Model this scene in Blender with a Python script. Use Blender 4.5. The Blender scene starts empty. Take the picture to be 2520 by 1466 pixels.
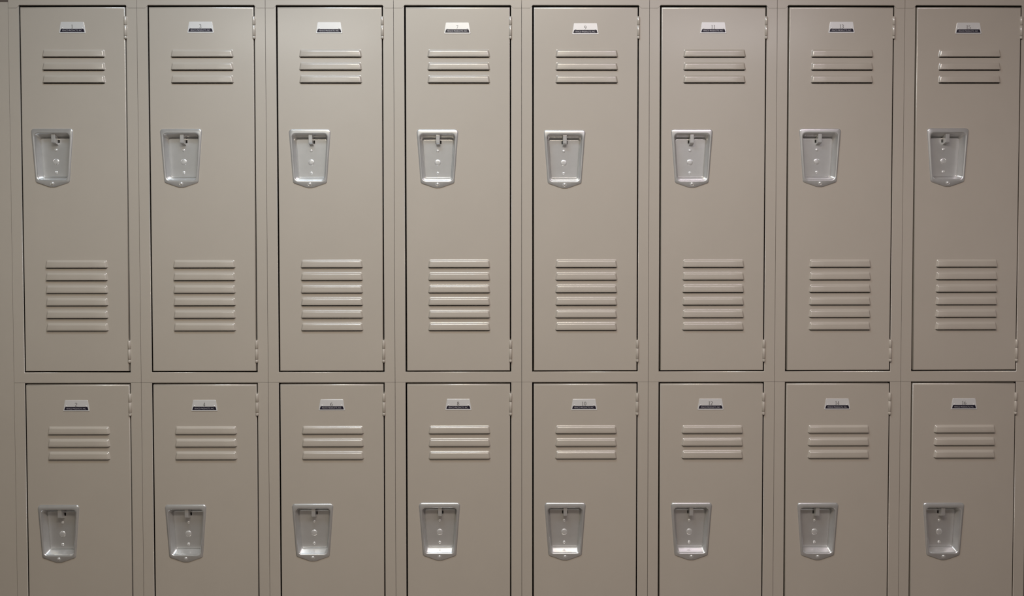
import bpy, bmesh, math
from mathutils import Vector, Matrix

S = bpy.context.scene
COL = S.collection

# ------------------------------------------------------------------ camera
FLOOR_TO_TOP_GAP = 1.965            # height of the gap above the upper doors
P = 0.3048                          # one locker is 12 inches wide
cam_d = bpy.data.cameras.new('camera')
cam = bpy.data.objects.new('camera', cam_d)
COL.objects.link(cam)
F_PX = 2050.0
yaw, pitch, roll = -0.0044468, -0.0257017, 0.0005487
RM = (Matrix.Rotation(yaw, 3, 'Z') @ Matrix.Rotation(pitch, 3, 'X') @ Matrix.Rotation(roll, 3, 'Y'))
right, fwd, up = RM.col[0], RM.col[1], RM.col[2]
M = Matrix((right, up, -fwd)).transposed().to_4x4()
M.translation = Vector((1.1872054, -1.9927922, FLOOR_TO_TOP_GAP - 0.3724579))
cam.matrix_world = M
cam_d.sensor_fit = 'HORIZONTAL'
cam_d.sensor_width = 36.0
cam_d.lens = F_PX / 2520.0 * 36.0
cam_d.shift_y = (452.693 - 733.0) / 2520.0
cam_d.clip_start = 0.05
S.camera = cam

# ------------------------------------------------------------------ exposure, world
vs = S.view_settings
vs.view_transform = 'Standard'
vs.look = 'None'
vs.gamma = 1.0
vs.use_curve_mapping = False
vs.exposure = 0.0
W = bpy.data.worlds.new('world')
S.world = W
W.use_nodes = True
W.node_tree.nodes['Background'].inputs[0].default_value = (0.8, 0.85, 1.0, 1)
W.node_tree.nodes['Background'].inputs[1].default_value = 0.03

# ------------------------------------------------------------------ ceiling lamps of the room
CEIL = 2.62
def ceiling_lamp(name, x, y, sx, sy, watts, colour):
    d = bpy.data.lights.new(name, 'AREA')
    d.shape = 'RECTANGLE'; d.size = sx; d.size_y = sy
    d.energy = watts; d.color = colour
    o = bpy.data.objects.new(name, d)
    COL.objects.link(o)
    o.location = (x, y, CEIL - 0.012)
    return o
LAMPS = [
    (0.74, -0.85, 0.80, 0.30, 14.5, (0.66, 0.82, 1.0)),
    (1.00, -1.60, 1.00, 0.30, 34.0, (1.0, 0.885, 0.68)),
    (1.95, -1.65, 1.20, 0.30, 17.0, (1.0, 0.86, 0.97)),
    (-0.45, -4.60, 1.20, 0.60, 17.0, (1.0, 1.0, 0.96)),
    (2.95, -4.60, 1.20, 0.60, 14.0, (1.0, 0.97, 1.0)),
]
for i, a in enumerate(LAMPS):
    ceiling_lamp('ceiling_lamp', *a)

# ------------------------------------------------------------------ materials
def material(name, base, rough=0.5, metal=0.0, spec=0.5, noise=0.0, nscale=30.0, bump=0.0, bscale=900.0):
    m = bpy.data.materials.new(name)
    m.use_nodes = True
    nt = m.node_tree
    b = nt.nodes['Principled BSDF']
    b.inputs['Base Color'].default_value = (*base, 1)
    b.inputs['Roughness'].default_value = rough
    b.inputs['Metallic'].default_value = metal
    b.inputs['Specular IOR Level'].default_value = spec
    if noise or bump:
        tc = nt.nodes.new('ShaderNodeTexCoord')
    if noise:
        n = nt.nodes.new('ShaderNodeTexNoise'); n.inputs['Scale'].default_value = nscale
        n.inputs['Detail'].default_value = 4
        r = nt.nodes.new('ShaderNodeMapRange')
        r.inputs['From Min'].default_value = 0.3; r.inputs['From Max'].default_value = 0.7
        r.inputs['To Min'].default_value = 1 - noise; r.inputs['To Max'].default_value = 1 + noise
        mx = nt.nodes.new('ShaderNodeVectorMath'); mx.operation = 'SCALE'
        mx.inputs[0].default_value = base
        nt.links.new(tc.outputs['Object'], n.inputs['Vector'])
        nt.links.new(n.outputs['Fac'], r.inputs['Value'])
        nt.links.new(r.outputs['Result'], mx.inputs['Scale'])
        nt.links.new(mx.outputs['Vector'], b.inputs['Base Color'])
    if bump:
        n2 = nt.nodes.new('ShaderNodeTexNoise'); n2.inputs['Scale'].default_value = bscale
        bp = nt.nodes.new('ShaderNodeBump'); bp.inputs['Strength'].default_value = bump
        bp.inputs['Distance'].default_value = 0.0004
        nt.links.new(tc.outputs['Object'], n2.inputs['Vector'])
        nt.links.new(n2.outputs['Fac'], bp.inputs['Height'])
        nt.links.new(bp.outputs['Normal'], b.inputs['Normal'])
    return m
PAINT = material('beige_enamel', (0.455, 0.412, 0.357), 0.40, 0, 0.5, noise=0.015, nscale=9, bump=0.12)
PB = PAINT.node_tree.nodes['Principled BSDF']
PB.inputs['Coat Weight'].default_value = 1.0
PB.inputs['Coat Roughness'].default_value = 0.18
PB.inputs['Coat IOR'].default_value = 1.8
STEEL = material('stainless_steel', (0.67, 0.67, 0.665), 0.28, 0.70, noise=0.03, nscale=60)
RIVET = material('bright_rivet_steel', (0.80, 0.80, 0.795), 0.28, 0.65, noise=0.02, nscale=80)
ALU = material('white_aluminium', (0.80, 0.80, 0.80), 0.30, 0.35, noise=0.02, nscale=60)
NAVY = material('navy_print', (0.008, 0.006, 0.018), 0.35, 0, 0.4, noise=0.1, nscale=50)
SILVER = material('silver_print', (0.50, 0.49, 0.53), 0.35, 0.2, noise=0.05, nscale=90)
GREY = material('grey_print', (0.13, 0.12, 0.115), 0.4, 0, noise=0.05, nscale=90)
WALL = material('wall_paint', (0.74, 0.73, 0.70), 0.8, noise=0.02, nscale=3)
WALLD = material('brown_wall_paint', (0.20, 0.165, 0.14), 0.8, noise=0.03, nscale=3)
CEILM = material('ceiling_tile', (0.75, 0.75, 0.73), 0.9, noise=0.03, nscale=12)
FLOORM = material('floor_tile', (0.12, 0.095, 0.075), 0.45, noise=0.12, nscale=5)

# ------------------------------------------------------------------ helpers (all sizes in millimetres)
K = 0.001
def link(name, bm, mat, parent=None, smooth_angle=None, loc=(0, 0, 0)):
    me = bpy.data.meshes.new(name)
    bmesh.ops.scale(bm, vec=(K, K, K), verts=bm.verts)
    bm.to_mesh(me); bm.free()
    me.materials.append(mat)
    o = bpy.data.objects.new(name, me)
    COL.objects.link(o)
    if parent: o.parent = parent
    o.location = Vector(loc) * K
    return o

def prism(bm, pts, y0, y1, r=0.0, seg=3, only=None):
    """outline (x, z) extruded from y0 (front) to y1 (back); front edges rounded by r times only(p, q)"""
    area = sum(a[0] * b[1] - b[0] * a[1] for a, b in zip(pts, pts[1:] + pts[:1]))
    if area < 0: pts = pts[::-1]
    n = len(pts)
    soft, nrm = [], []
    for i in range(n):
        p, q = pts[i], pts[(i + 1) % n]
        d = math.hypot(q[0] - p[0], q[1] - p[1])
        nrm.append((-(q[1] - p[1]) / d, (q[0] - p[0]) / d))
        soft.append((1.0 if only is None else only(p, q)) if r > 0 else 0.0)
    def ring(off, y):
        out = []
        for i in range(n):
            (ax, az), (bx, bz) = nrm[i - 1], nrm[i]
            da = off * soft[i - 1]
            db = off * soft[i]
            det = ax * bz - az * bx
            if abs(det) < 1e-4:
                m = max(da, db); v = (ax * m, az * m)
            else:
                v = ((da * bz - db * az) / det, (ax * db - bx * da) / det)
            out.append(bm.verts.new((pts[i][0] + v[0], y, pts[i][1] + v[1])))
        return out
    rings = [ring(0.0, y1)]
    if r > 0:
        for k in range(seg + 1):
            t = math.pi / 2 * k / seg
            rings.append(ring(r * (1 - math.cos(t)), y0 + r * (1 - math.sin(t))))
    else:
        rings.append(ring(0.0, y0))
    bm.faces.new(rings[0][::-1])
    for j, (u, v) in enumerate(zip(rings, rings[1:])):
        for i in range(n):
            q = bm.faces.new((u[i], u[(i + 1) % n], v[(i + 1) % n], v[i]))
            q.smooth = j > 0 and soft[i] > 0
    bm.faces.new([bm.verts.new(v.co) for v in rings[-1]])
    bmesh.ops.recalc_face_normals(bm, faces=bm.faces)

def box(bm, x0, x1, y0, y1, z0, z1):
    prism(bm, [(x0, z0), (x1, z0), (x1, z1), (x0, z1)], y0, y1)

def lathe_y(bm, cx, cz, prof, n=20):
    """profile [(radius, y)] from the rim to the middle, turned about an axis along y"""
    prev = None
    for r, y in prof:
        if r < 1e-6:
            c = bm.verts.new((cx, y, cz))
            for i in range(n):
                q = bm.faces.new((prev[i], prev[(i + 1) % n], c)); q.smooth = True
            return
        ring = [bm.verts.new((cx + r * math.cos(2 * math.pi * i / n), y, cz + r * math.sin(2 * math.pi * i / n))) for i in range(n)]
        if prev:
            for i in range(n):
                q = bm.faces.new((prev[i], prev[(i + 1) % n], ring[(i + 1) % n], ring[i])); q.smooth = True
        prev = ring

def loop_edges(bm, pts, y):
    v = [bm.verts.new((x, y, z)) for x, z in pts]
    return [bm.edges.new((v[i], v[(i + 1) % len(v)])) for i in range(len(v))]

def sheet_with_holes(bm, outer, holes, y):
    e = loop_edges(bm, outer, y)
    for h in holes: e += loop_edges(bm, h, y)
    r = bmesh.ops.triangle_fill(bm, use_beauty=True, use_dissolve=False, edges=e, normal=(0, -1, 0))
    for f in r['geom']:
        if isinstance(f, bmesh.types.BMFace):
            f.normal_update()
            if f.normal.y > 0: f.normal_flip()

def rect(x0, x1, z0, z1): return [(x0, z0), (x1, z0), (x1, z1), (x0, z1)]

# ------------------------------------------------------------------ one design for every door (x from the locker's left seam, z from its top gap)
DX0, DX1, DTOP, DBOT = 29.1, 276.6, -3.0, -872.4
LX0, LX1 = 80.0, 230.0
LIPS_TOP = [-120.6, -151.3, -181.9]
LIPS_LOW = [-622.4 - 30.2 * i for i in range(6)]
DY = -1.5                              # door skin stands just proud of the frame
HX, HZ = 104.0, -423.0                 # rivet of the pull handle
PX_, PZ_ = 152.0, -52.0                # middle of the number plate
HANDLE_TOP = HZ + 131.5                # top edge of the pull handle

def door_mesh(hx=HX, hz=HZ):
    bm = bmesh.new()
    rx, rt, rb, ry = 1.3, 3.2, 1.6, 2.2      # softness of the sides, the top and the bottom edge
    holes = [rect(LX0 + 3, LX1 - 3, l - 2.4, l + 13) for l in LIPS_TOP + LIPS_LOW]
    t = hz + 131.0
    holes.append([(hx - 44.5, t - 8), (hx - 37.6, t - 124.5), (hx + 37.6, t - 124.5), (hx + 44.5, t - 8)])
    sheet_with_holes(bm, rect(DX0 + rx, DX1 - rx, DBOT + rb, DTOP - rt), holes, DY)
    # rounded edge and return flange
    cs = [(math.sin(a), ry * (1 - math.cos(a))) for a in [math.pi / 2 * i / 6 for i in range(7)]]
    rings = []
    for e, dy in cs + [(1.0, 18.0)]:
        k = 1 - e
        rings.append([bm.verts.new((x, DY + dy, z)) for x, z in
                      rect(DX0 + rx * k, DX1 - rx * k, DBOT + rb * k, DTOP - rt * k)])
    for a, b in zip(rings, rings[1:]):
        for i in range(4):
            q = bm.faces.new((a[i], a[(i + 1) % 4], b[(i + 1) % 4], b[i]))
            q.smooth = b is not rings[-1]
            q.normal_update()
    return bm

def louvers_mesh(lips):
    bm = bmesh.new()
    H = 17.6
    prof = [(0, 0), (0.8, -0.3), (1.6, -1.1), (2.4, -2.3), (3.1, -3.3), (3.8, -4.0), (4.5, -4.35), (5.4, -4.5), (7.0, -4.6), (12.0, -4.85),
            (H - 0.4, -5.2), (H, -5.05), (H + 0.1, -4.3), (H - 1.5, -3.8), (H - 6, -3.4)]
    ramp = [(0, 0), (0.8, .12), (1.7, .42), (2.6, .72), (3.6, .92), (5.0, 1.0)]
    for l in lips:
        rows = []
        for d, y in prof:
            inset = 3.0 * max(0, 1 - d / H)
            a, b = LX0 + inset, LX1 - inset
            xs = [(a + u, e) for u, e in ramp] + [(a + (b - a) * q, 1) for q in (.25, .5, .75)] + [(b - u, e) for u, e in ramp[::-1]]
            rows.append([bm.verts.new((x, DY + y * e - 0.02, l + H - d)) for x, e in xs])
        for r0, r1 in zip(rows, rows[1:]):
            for i in range(len(r0) - 1):
                q = bm.faces.new((r0[i], r1[i], r1[i + 1], r0[i + 1])); q.smooth = True
    # hard edge at the lip
    bm.normal_update()
    return bm

# ---- recessed pull handle, local origin at the top middle of its flange, z downwards negative
def arc(cx, cz, r, a0, a1, n=6):
    return [(cx + r * math.cos(a0 + (a1 - a0) * i / (n - 1)), cz + r * math.sin(a0 + (a1 - a0) * i / (n - 1))) for i in range(n)]
def rtrap(top, bot, ht, hb, r, tip=None):
    """rounded trapezoid (depths below the top are positive); 'tip' draws the bottom edge down to a point at that depth"""
    top, bot = -top, -bot
    pi = math.pi
    p = arc(-ht + r, top - r, r, pi, pi / 2) + arc(ht - r, top - r, r, pi / 2, 0)
    ph = 0.0 if tip is None else math.atan2(bot + tip + 1.5, hb - r - 8.0)
    p += arc(hb - r, bot + r, r, 0, -pi / 2 + ph)
    if tip is None: tz = (bot,) * 4
    else: tz = (-tip + 1.1, -tip, -tip, -tip + 1.1)
    p += [(9.5, tz[0]), (4.5, tz[1]), (-4.5, tz[2]), (-9.5, tz[3])]
    p += arc(-hb + r, bot + r, r, -pi / 2 - ph, -pi)
    return p
INNER = (11.7, 121.8, 41.6, 35.4, 8.0)
BACK = (23.0, 115.6, 37.2, 31.6, 4.5)
def grow(t, o): return (t[0] - o, t[1] + o, t[2] + o, t[3] + o, max(1.0, t[4] + o))
def cup_mesh():
    bm = bmesh.new()
    OUT = (0, 130.5, 50.0, 41.2, 7.5)
    L = [(rtrap(*OUT, tip=140.2), 0.2), (rtrap(*grow(OUT, -.5), tip=139.8), -1.1), (rtrap(*grow(OUT, -1.3), tip=139.2), -1.9), (rtrap(*grow(OUT, -2.4), tip=138.2), -2.3),
         (rtrap(*grow(INNER, 4.3)), -2.8), (rtrap(*grow(INNER, 2.6)), -2.9), (rtrap(*grow(INNER, 1.3)), -2.6), (rtrap(*grow(INNER, .4)), -1.9),
         (rtrap(*grow(INNER, -.2)), -0.8), (rtrap(*grow(INNER, -.8)), 0.8),
         (rtrap(22.0, 116.9, 38.9, 33.2, 5.5), 19.5), (rtrap(*grow(BACK, 1.1)), 20.6), (rtrap(*grow(BACK, 0.4)), 20.4),
         (rtrap(*BACK), 19.0), (rtrap(*grow(BACK, -.6)), 18.1), (rtrap(*grow(BACK, -1.7)), 17.8)]
    rings = [[bm.verts.new((x, y, z)) for x, z in p] for p, y in L]
    n = len(rings[0])
    for a, b in zip(rings, rings[1:]):
        for i in range(n):
            q = bm.faces.new((a[i], a[(i + 1) % n], b[(i + 1) % n], b[i])); q.smooth = True
    sheet_with_holes(bm, L[-1][0], [rect(-6, 8, -34, -26.5)], L[-1][1])
    bmesh.ops.recalc_face_normals(bm, faces=bm.faces)
    return bm
def latch_mesh():
    bm = bmesh.new()
    x0, x1 = -3.8, 5.4
    pts = [(1.5, -12.8), (1.5, -32.5), (3.5, -34.0), (18.2, -39.6), (18.2, -12.8)]   # (y, z)
    a = [bm.verts.new((x0, y, z)) for y, z in pts]
    b = [bm.verts.new((x1, y, z)) for y, z in pts]
    bm.faces.new(a); bm.faces.new(b[::-1])
    for i in range(5): bm.faces.new((a[i], b[i], b[(i + 1) % 5], a[(i + 1) % 5]))
    bmesh.ops.recalc_face_normals(bm, faces=bm.faces)
    bmesh.ops.bevel(bm, geom=[e for e in bm.edges if max(v.co.y for v in e.verts) < 10], offset=0.8, segments=3, profile=.5, affect='EDGES')
    return bm
def dome(r, h, base=0.0, flat=0.0):
    bm = bmesh.new()
    pr = [(r, 0.3), (r, -h * .25), (r * .93, -h * .55), (r * .78, -h * .82), (r * .5, -h * .96), (max(r * .25, 0.01), -h), (0, -h)]
    lathe_y(bm, 0, 0, pr)
    bmesh.ops.recalc_face_normals(bm, faces=bm.faces)
    return bm

# ---- number plate, origin at its middle
def plate_outline():
    p = []
    for cx, cz, r, a0, a1 in ((-25.6, 11.2, 2.0, 180, 90), (25.6, 11.2, 2.0, 90, 0), (30.0, -12.0, 1.5, 0, -90), (-30.0, -12.0, 1.5, -90, -180)):
        p += arc(cx, cz, r, math.radians(a0), math.radians(a1), 5)
    return p
def plate_mesh():
    bm = bmesh.new(); prism(bm, plate_outline(), -0.9, 0.05, 0.4, 2); return bm
def band_mesh():
    bm = bmesh.new()
    pts = []
    for cx, cz, r, a0, a1 in ((-25.6, -4.6, 1.6, 180, 90), (25.6, -4.6, 1.6, 90, 0), (28.2, -10.1, .6, 0, -90), (-28.2, -10.1, .6, -90, -180)):
        pts += arc(cx, cz, r, math.radians(a0), math.radians(a1), 5)
    prism(bm, pts, -1.0, -0.85); return bm

def ribbon(bm, pts, widths, y):
    """flat pen stroke along pts with changing width"""
    L, Rr = [], []
    n = len(pts)
    for i, (x, z) in enumerate(pts):
        a = pts[max(0, i - 1)]; b = pts[min(n - 1, i + 1)]
        dx, dz = b[0] - a[0], b[1] - a[1]
        d = math.hypot(dx, dz) or 1
        w = widths[i] / 2 if isinstance(widths, (list, tuple)) else widths / 2
        L.append(bm.verts.new((x - dz / d * w, y, z + dx / d * w)))
        Rr.append(bm.verts.new((x + dz / d * w, y, z - dx / d * w)))
    for i in range(n - 1):
        bm.faces.new((L[i], Rr[i], Rr[i + 1], L[i + 1]))
def ell(cx, cz, rx, rz, a0, a1, n=16):
    return [(cx + rx * math.cos(math.radians(a0 + (a1 - a0) * i / (n - 1))), cz + rz * math.sin(math.radians(a0 + (a1 - a0) * i / (n - 1)))) for i in range(n)]
def thick(pts, thin=.55, fat=1.5):
    """wider where the pen runs vertically, like a book serif face"""
    w = []
    for i in range(len(pts)):
        a = pts[max(0, i - 1)]; b = pts[min(len(pts) - 1, i + 1)]
        dx, dz = b[0] - a[0], b[1] - a[1]
        w.append(thin + (fat - thin) * (abs(dz) / (math.hypot(dx, dz) or 1)) ** 1.5)
    return w
def digit(bm, c, ox, y):
    """serif figure, 10 high, about 5 wide, centred on ox"""
    def st(p, w=None):
        q = [(x + ox, z) for x, z in p]
        ribbon(bm, q, w if w is not None else thick(q), y)
    if c == '1':
        st([(0.1, 10), (0.1, 0.2)], 1.35); st([(-1.6, .2), (1.8, .2)], .5); st([(-1.5, 8.7), (0.1, 9.8)], .6)
    elif c == '0': st(ell(0, 5, 2.2, 4.7, 90, 450, 28))
    elif c == '2':
        p = ell(-.1, 7.1, 2.1, 2.6, 165, -25, 16) + [(-2.3, .6)]
        st(p); st([(-2.4, .5), (2.2, .5), (2.5, 1.7)], [1.0, 1.0, .6])
    elif c == '3': st(ell(-.2, 7.5, 1.9, 2.2, 155, -90, 16)); st(ell(-.3, 2.7, 2.3, 2.5, 90, -150, 18))
    elif c == '4':
        st([(.8, 9.9), (-2.4, 3.1)], .6); st([(-2.5, 3.0), (2.6, 3.0)], .8); st([(1.0, 9.9), (1.0, 0)], 1.35)
    elif c == '5':
        st([(-1.4, 9.5), (2.1, 9.5)], 1.0); st([(-1.3, 9.6), (-1.9, 5.6)], .6); st(ell(-.3, 3.2, 2.4, 3.0, 120, -150, 18))
    elif c == '6':
        st(ell(0, 3.0, 2.2, 2.8, 90, 450, 24)); st([(2.0, 9.9), (.2, 8.9), (-1.3, 7.2), (-2.1, 5.0), (-2.2, 3.2)], [.5, .7, 1.0, 1.3, 1.4])
    elif c == '7': st([(-2.3, 9.4), (2.4, 9.4)], 1.1); st([(2.3, 9.3), (-.5, 0)], .75)
    elif c == '8': st(ell(0, 7.6, 1.8, 2.2, 90, 450, 24)); st(ell(0, 2.7, 2.2, 2.6, 90, 450, 24))
    elif c == '9':
        st(ell(0, 6.9, 2.2, 2.8, 90, 450, 24)); st([(-2.0, 0), (-.2, .9), (1.3, 2.7), (2.1, 5.0), (2.2, 6.8)], [.5, .7, 1.0, 1.3, 1.4])
def numeral_mesh(text):
    bm = bmesh.new()
    for i, c in enumerate(text):
        digit(bm, c, (i - (len(text) - 1) / 2) * 5.9 - 0.5, 0.0)
    for v in bm.verts: v.co = (v.co.x * .95, -0.94, v.co.z * .93 - 2.3)
    for f in bm.faces:
        f.normal_update()
        if f.normal.y > 0: f.normal_flip()
    return bm

def lettering(text, width, height, y, cz):
    cu = bpy.data.curves.new('maker_lettering', 'FONT')
    cu.body = text; cu.align_x = 'CENTER'; cu.align_y = 'CENTER'; cu.size = 1.0
    tmp = bpy.data.objects.new('maker_lettering', cu)
    COL.objects.link(tmp)
    dg = bpy.context.evaluated_depsgraph_get()
    me = bpy.data.meshes.new_from_object(tmp.evaluated_get(dg))
    bpy.data.objects.remove(tmp); bpy.data.curves.remove(cu)
    bm = bmesh.new(); bm.from_mesh(me); bpy.data.meshes.remove(me)
    xs = [v.co.x for v in bm.verts]; ys = [v.co.y for v in bm.verts]
    sx = width / (max(xs) - min(xs)); sz = height / (max(ys) - min(ys))
    mx, my = (max(xs) + min(xs)) / 2, (max(ys) + min(ys)) / 2
    for v in bm.verts: v.co = ((v.co.x - mx) * sx, y, (v.co.y - my) * sz + cz)
    return bm

def hinge_mesh():
    bm = bmesh.new()
    n = 16
    for z1, z0 in ((0, -20.0), (-20.5, -46.0), (-46.5, -53.0)):
        c = .6
        prof = [(2.9, z1), (3.5, z1 - c), (3.5, z0 + c), (2.9, z0)]
        rings = [[bm.verts.new((r * math.cos(2 * math.pi * i / n), r * math.sin(2 * math.pi * i / n), z)) for i in range(n)] for r, z in prof]
        for a, b in zip(rings, rings[1:]):
            for i in range(n):
                q = bm.faces.new((a[i], b[i], b[(i + 1) % n], a[(i + 1) % n])); q.smooth = True
        bm.faces.new(rings[0]); bm.faces.new(rings[-1][::-1])
    box(bm, -1.4, 1.4, 1.0, 17, -53, 0)       # leaf folded into the gap
    bmesh.ops.recalc_face_normals(bm, faces=bm.faces)
    return bm

# ------------------------------------------------------------------ carcase
G = 0.45                                # half of the seam between neighbours
PW = 304.8
SL, SR = 27.2 - 2.0, 278.1 + 1.5        # inner edges of the stiles
def INNER_EDGE(p, q):
    if not all(SL - 0.1 < v[0] < SR + 0.1 for v in (p, q)): return 0.0
    return 0.2 if abs(p[0] - q[0]) < 0.1 else 1.0
def upper_frame():
    bm = bmesh.new()
    pts = [(G, -900.1), (PW - G, -900.1), (PW - G, -5.2), (SR + 5.5, -5.2), (SR + 4.0, -4.0), (SR, -0.6), (SR, -875.4), (SL, -875.4),
           (SL, -0.6), (SL - 4.0, -4.0), (SL - 5.5, -5.2), (G, -5.2)]
    prism(bm, pts, 0, 2.4, 1.9, 5, INNER_EDGE); return bm
def top_rail():
    bm = bmesh.new()
    pts = [(G, -4.6), (SL - 5.2, -4.6), (SL - 3.6, -3.4), (SL + 0.4, 1.2), (SR - 0.4, 1.2), (SR + 3.6, -3.4), (SR + 5.2, -4.6), (PW - G, -4.6), (PW - G, 15.5), (G, 15.5)]
    prism(bm, pts, 0, 2.4, 1.6, 4, lambda p, q: 1.0 if 0 < p[1] < 10 and 0 < q[1] < 10 else 0.0); return bm
def lower_frame():
    bm = bmesh.new()
    t = 1.5
    pts = [(G, t), (SL, t), (SL, -875.4), (SR, -875.4), (SR, t), (PW - G, t), (PW - G, -901), (G, -901)]
    prism(bm, pts, 0, 2.4, 1.9, 5, INNER_EDGE); return bm
def body(z1, z0):
    bm = bmesh.new()
    a, b, y0, y1, t = G, PW - G, 2.5, 380, 1.2
    box(bm, a, a + t, y0, y1, z0, z1); box(bm, b - t, b, y0, y1, z0, z1)
    box(bm, a + t, b - t, y0, y1, z1 - t, z1); box(bm, a + t, b - t, y0, y1, z0, z0 + t)
    box(bm, a + t, b - t, y1 - t, y1, z0 + t, z1 - t)
    return bm
def kick_plate():
    bm = bmesh.new(); box(bm, G, PW - G, 12, 380, -1965 + 902.2, -901.4); return bm

def empty(name, loc):
    o = bpy.data.objects.new(name, None)
    COL.objects.link(o)
    o.location = loc
    o.empty_display_size = 0.05
    return o

# ------------------------------------------------------------------ the first locker of each tier, with its parts
Z_UP = FLOOR_TO_TOP_GAP
Z_LO = FLOOR_TO_TOP_GAP - 0.9022
BAND_TEXT = lettering('PENCO PRODUCTS, INC.', 47.0, 4.2, -1.03, -7.3)

def build_locker(tier):
    root = empty('locker', (0, 0, Z_UP if tier == 'up' else Z_LO))
    if tier == 'up':
        link('frame', upper_frame(), PAINT, root); link('top_rail', top_rail(), PAINT, root)
        link('body', body(14.0, -900.0), PAINT, root)
    else:
        link('frame', lower_frame(), PAINT, root)
        link('body', body(1.4, -901), PAINT, root); link('kick_plate', kick_plate(), PAINT, root)
    d = link('door', door_mesh(), PAINT, root)
    link('louver_vent', louvers_mesh(LIPS_TOP), PAINT, d)
    link('louver_vent', louvers_mesh(LIPS_LOW), PAINT, d)
    h = link('pull_handle', cup_mesh(), STEEL, root, loc=(HX, DY, HANDLE_TOP))
    h['label'] = 'stainless steel recessed pull handle'
    link('lift_latch', latch_mesh(), STEEL, h)
    link('disc', dome(7.4, 1.6), RIVET, h, loc=(-1.0, 17.9, -79.0))
    for z in (-51.0, -104.5):
        link('rivet', dome(3.4, 1.8), RIVET, h, loc=(-1.0, 17.9, z))
    sb = bmesh.new()
    lathe_y(sb, 0, 0, [(5.6, 0.5), (5.2, -0.3), (4.7, -0.6), (4.2, -0.4), (3.75, 0.1), (3.6, -0.6), (3.3, -1.5), (2.6, -2.2), (1.6, -2.6), (.8, -2.7), (0, -2.75)])
    bmesh.ops.recalc_face_normals(sb, faces=sb.faces)
    link('screw', sb, RIVET, h, loc=(0, -2.2, -130.4))
    p = link('number_plate', plate_mesh(), ALU, root, loc=(PX_, DY, PZ_))
    b = link('maker_band', band_mesh(), NAVY, p)
    link('maker_lettering', BAND_TEXT.copy(), SILVER, p)
    for s in (-1, 1):
        link('rivet', dome(1.5, .9), ALU, p, loc=(s * 23.5, -0.85, -1.2))
    for z in (-25.0, -798.6):
        link('hinge', hinge_mesh(), PAINT, root, loc=(278.0, DY + 0.3, z))
    return root

def copy_tree(o, parent=None):
    c = o.copy(); COL.objects.link(c)
    if parent: c.parent = parent
    for ch in o.children: copy_tree(ch, c)
    return c

# measured places of plates and handles (mm) and their small shop-floor differences
PLATE_UP = [(152.6, -51.6), (151.8, -50.8), (152.0, -52.1), (151.8, -52.7), (151.8, -54.0), (151.8, -51.9), (153.0, -50.9), (151.2, -52.7)]
PLATE_LO = [(149.6, -52.9), (151.8, -53.0), (152.8, -52.3), (152.3, -51.8), (150.3, -52.5), (150.4, -52.2), (151.3, -52.3), (152.8, -52.3)]
HAND_UP = [(101.0, -421.8), (102.6, -422.5), (104.2, -423.7), (103.8, -424.3), (102.6, -425.2), (102.3, -423.8), (104.2, -422.2), (105.6, -421.6)]
HAND_LO = [(103.3, -424.6), (104.2, -424.4), (105.2, -422.9), (106.2, -421.6), (104.8, -422.0), (105.3, -422.4), (106.6, -423.3), (106.8, -423.9)]

LABELS = {
    1: 'upper beige steel locker with the plate numbered 1, beside the narrow filler panel',
    2: 'lower beige steel locker with the plate numbered 2, directly under locker 1',
    3: 'upper beige steel locker with the plate numbered 3, right of locker 1',
    4: 'lower beige steel locker with the plate numbered 4, directly under locker 3',
    5: 'upper beige steel locker whose glaring white plate shows no number, between lockers 3 and 7',
    6: 'lower beige steel locker with the plate numbered 6, under the blank-plated locker',
    7: 'upper beige steel locker with the plate numbered 7, above locker 8',
    8: 'lower beige steel locker with the plate numbered 8, directly under locker 7',
    9: 'upper beige steel locker with the plate numbered 9, above locker 10',
    10: 'lower beige steel locker with the plate numbered 10, directly under locker 9',
    11: 'upper beige steel locker with the plate numbered 11, above locker 12',
    12: 'lower beige steel locker with the plate numbered 12, directly under locker 11',
    13: 'upper beige steel locker with the plate numbered 13, above locker 14',
    14: 'lower beige steel locker with the plate numbered 14, directly under locker 13',
    15: 'upper beige steel locker with the plate numbered 15, last of the upper row',
    16: 'lower beige steel locker with the plate numbered 16, last of the lower row',
}
proto = {'up': build_locker('up'), 'lo': build_locker('lo')}
lockers = []
for i in range(8):
    for tier in ('up', 'lo'):
        r = proto[tier] if i == 0 else copy_tree(proto[tier])
        lockers.append((i, tier, r))
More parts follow.
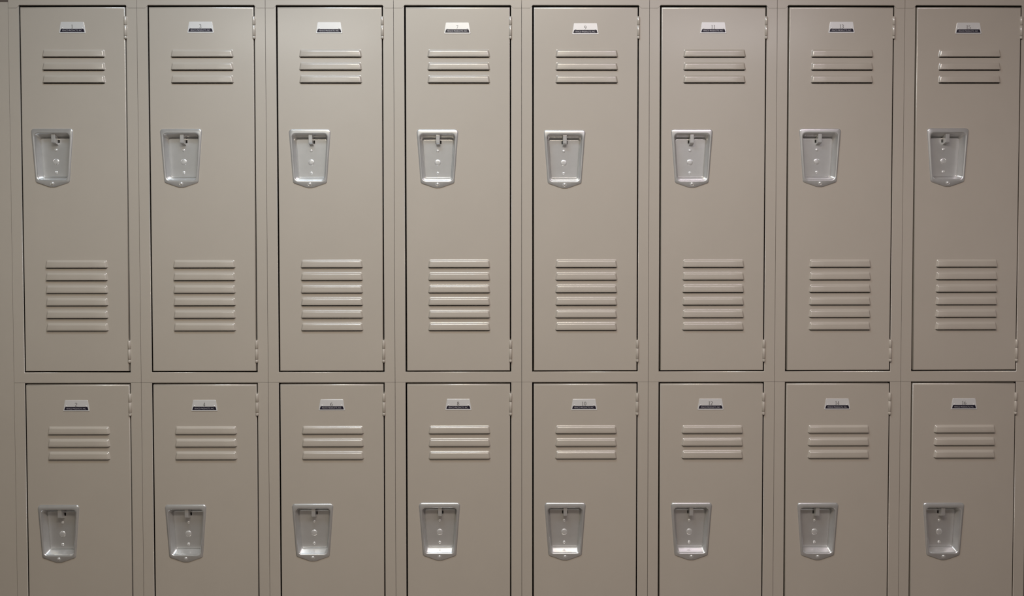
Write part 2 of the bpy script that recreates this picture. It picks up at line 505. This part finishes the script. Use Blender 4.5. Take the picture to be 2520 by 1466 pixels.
for i, tier, r in lockers:
    n = 2 * i + (1 if tier == 'up' else 2)
    r.location = (i * P, 0, Z_UP if tier == 'up' else Z_LO)
    r['label'] = LABELS[n]
    r['category'] = 'locker'
    r['group'] = 'beige steel lockers in two tiers'
    pl = (PLATE_UP if tier == 'up' else PLATE_LO)[i]
    hd = (HAND_UP if tier == 'up' else HAND_LO)[i]
    for ch in r.children:
        base = ch.name.split('.')[0]
        if base == 'number_plate':
            ch.location = Vector((pl[0], DY, pl[1])) * K
            if n != 5:
                link('numeral', numeral_mesh(str(n)), GREY, ch)['label'] = 'grey serif figure %d' % n
                ch['label'] = 'white metal plate printed %d' % n
            else:
                ch['label'] = 'white metal plate without a number'
        elif base == 'door':
            tmp = link('door_skin', door_mesh(hd[0], hd[1]), PAINT)
            ch.data = tmp.data; ch.data.name = 'door'
            bpy.data.objects.remove(tmp)
        elif base == 'pull_handle':
            ch.location = Vector((hd[0], DY, hd[1] + 131.0)) * K

# ------------------------------------------------------------------ filler panel at the left end of the bank
bm = bmesh.new()
prism(bm, [(-140, -1964.6), (-G, -1964.6), (-G, 9.0), (-140, 9.0)], 0.2, 20)
fp = link('filler_panel', bm, PAINT)
fp.location = (0, 0, FLOOR_TO_TOP_GAP)
fp['label'] = 'narrow plain beige metal filler panel standing left of locker 1'
fp['category'] = 'panel'

# ------------------------------------------------------------------ the room
def slab(name, x0, x1, y0, y1, z0, z1, mat):
    b = bmesh.new()
    box(b, x0 * 1000, x1 * 1000, y0 * 1000, y1 * 1000, z0 * 1000, z1 * 1000)
    o = link(name, b, mat); o['kind'] = 'structure'
    return o
XL, XR, YF, YB = -2.6, 5.4, -5.4, 0.385
slab('floor', XL, XR, YF, YB, -0.1, 0.0, FLOORM)
slab('ceiling', XL, XR, YF, YB, CEIL, CEIL + 0.1, CEILM)
slab('wall_back', XL - .1, XR + .1, YB, YB + 0.1, -0.1, CEIL + .1, WALLD)
slab('wall_front', XL - .1, XR + .1, YF - 0.1, YF, -0.1, CEIL + .1, WALL)
slab('wall_left', XL - 0.1, XL, YF, YB, -0.1, CEIL + .1, WALL)
slab('wall_right', XR, XR + 0.1, YF, YB, -0.1, CEIL + .1, WALL)
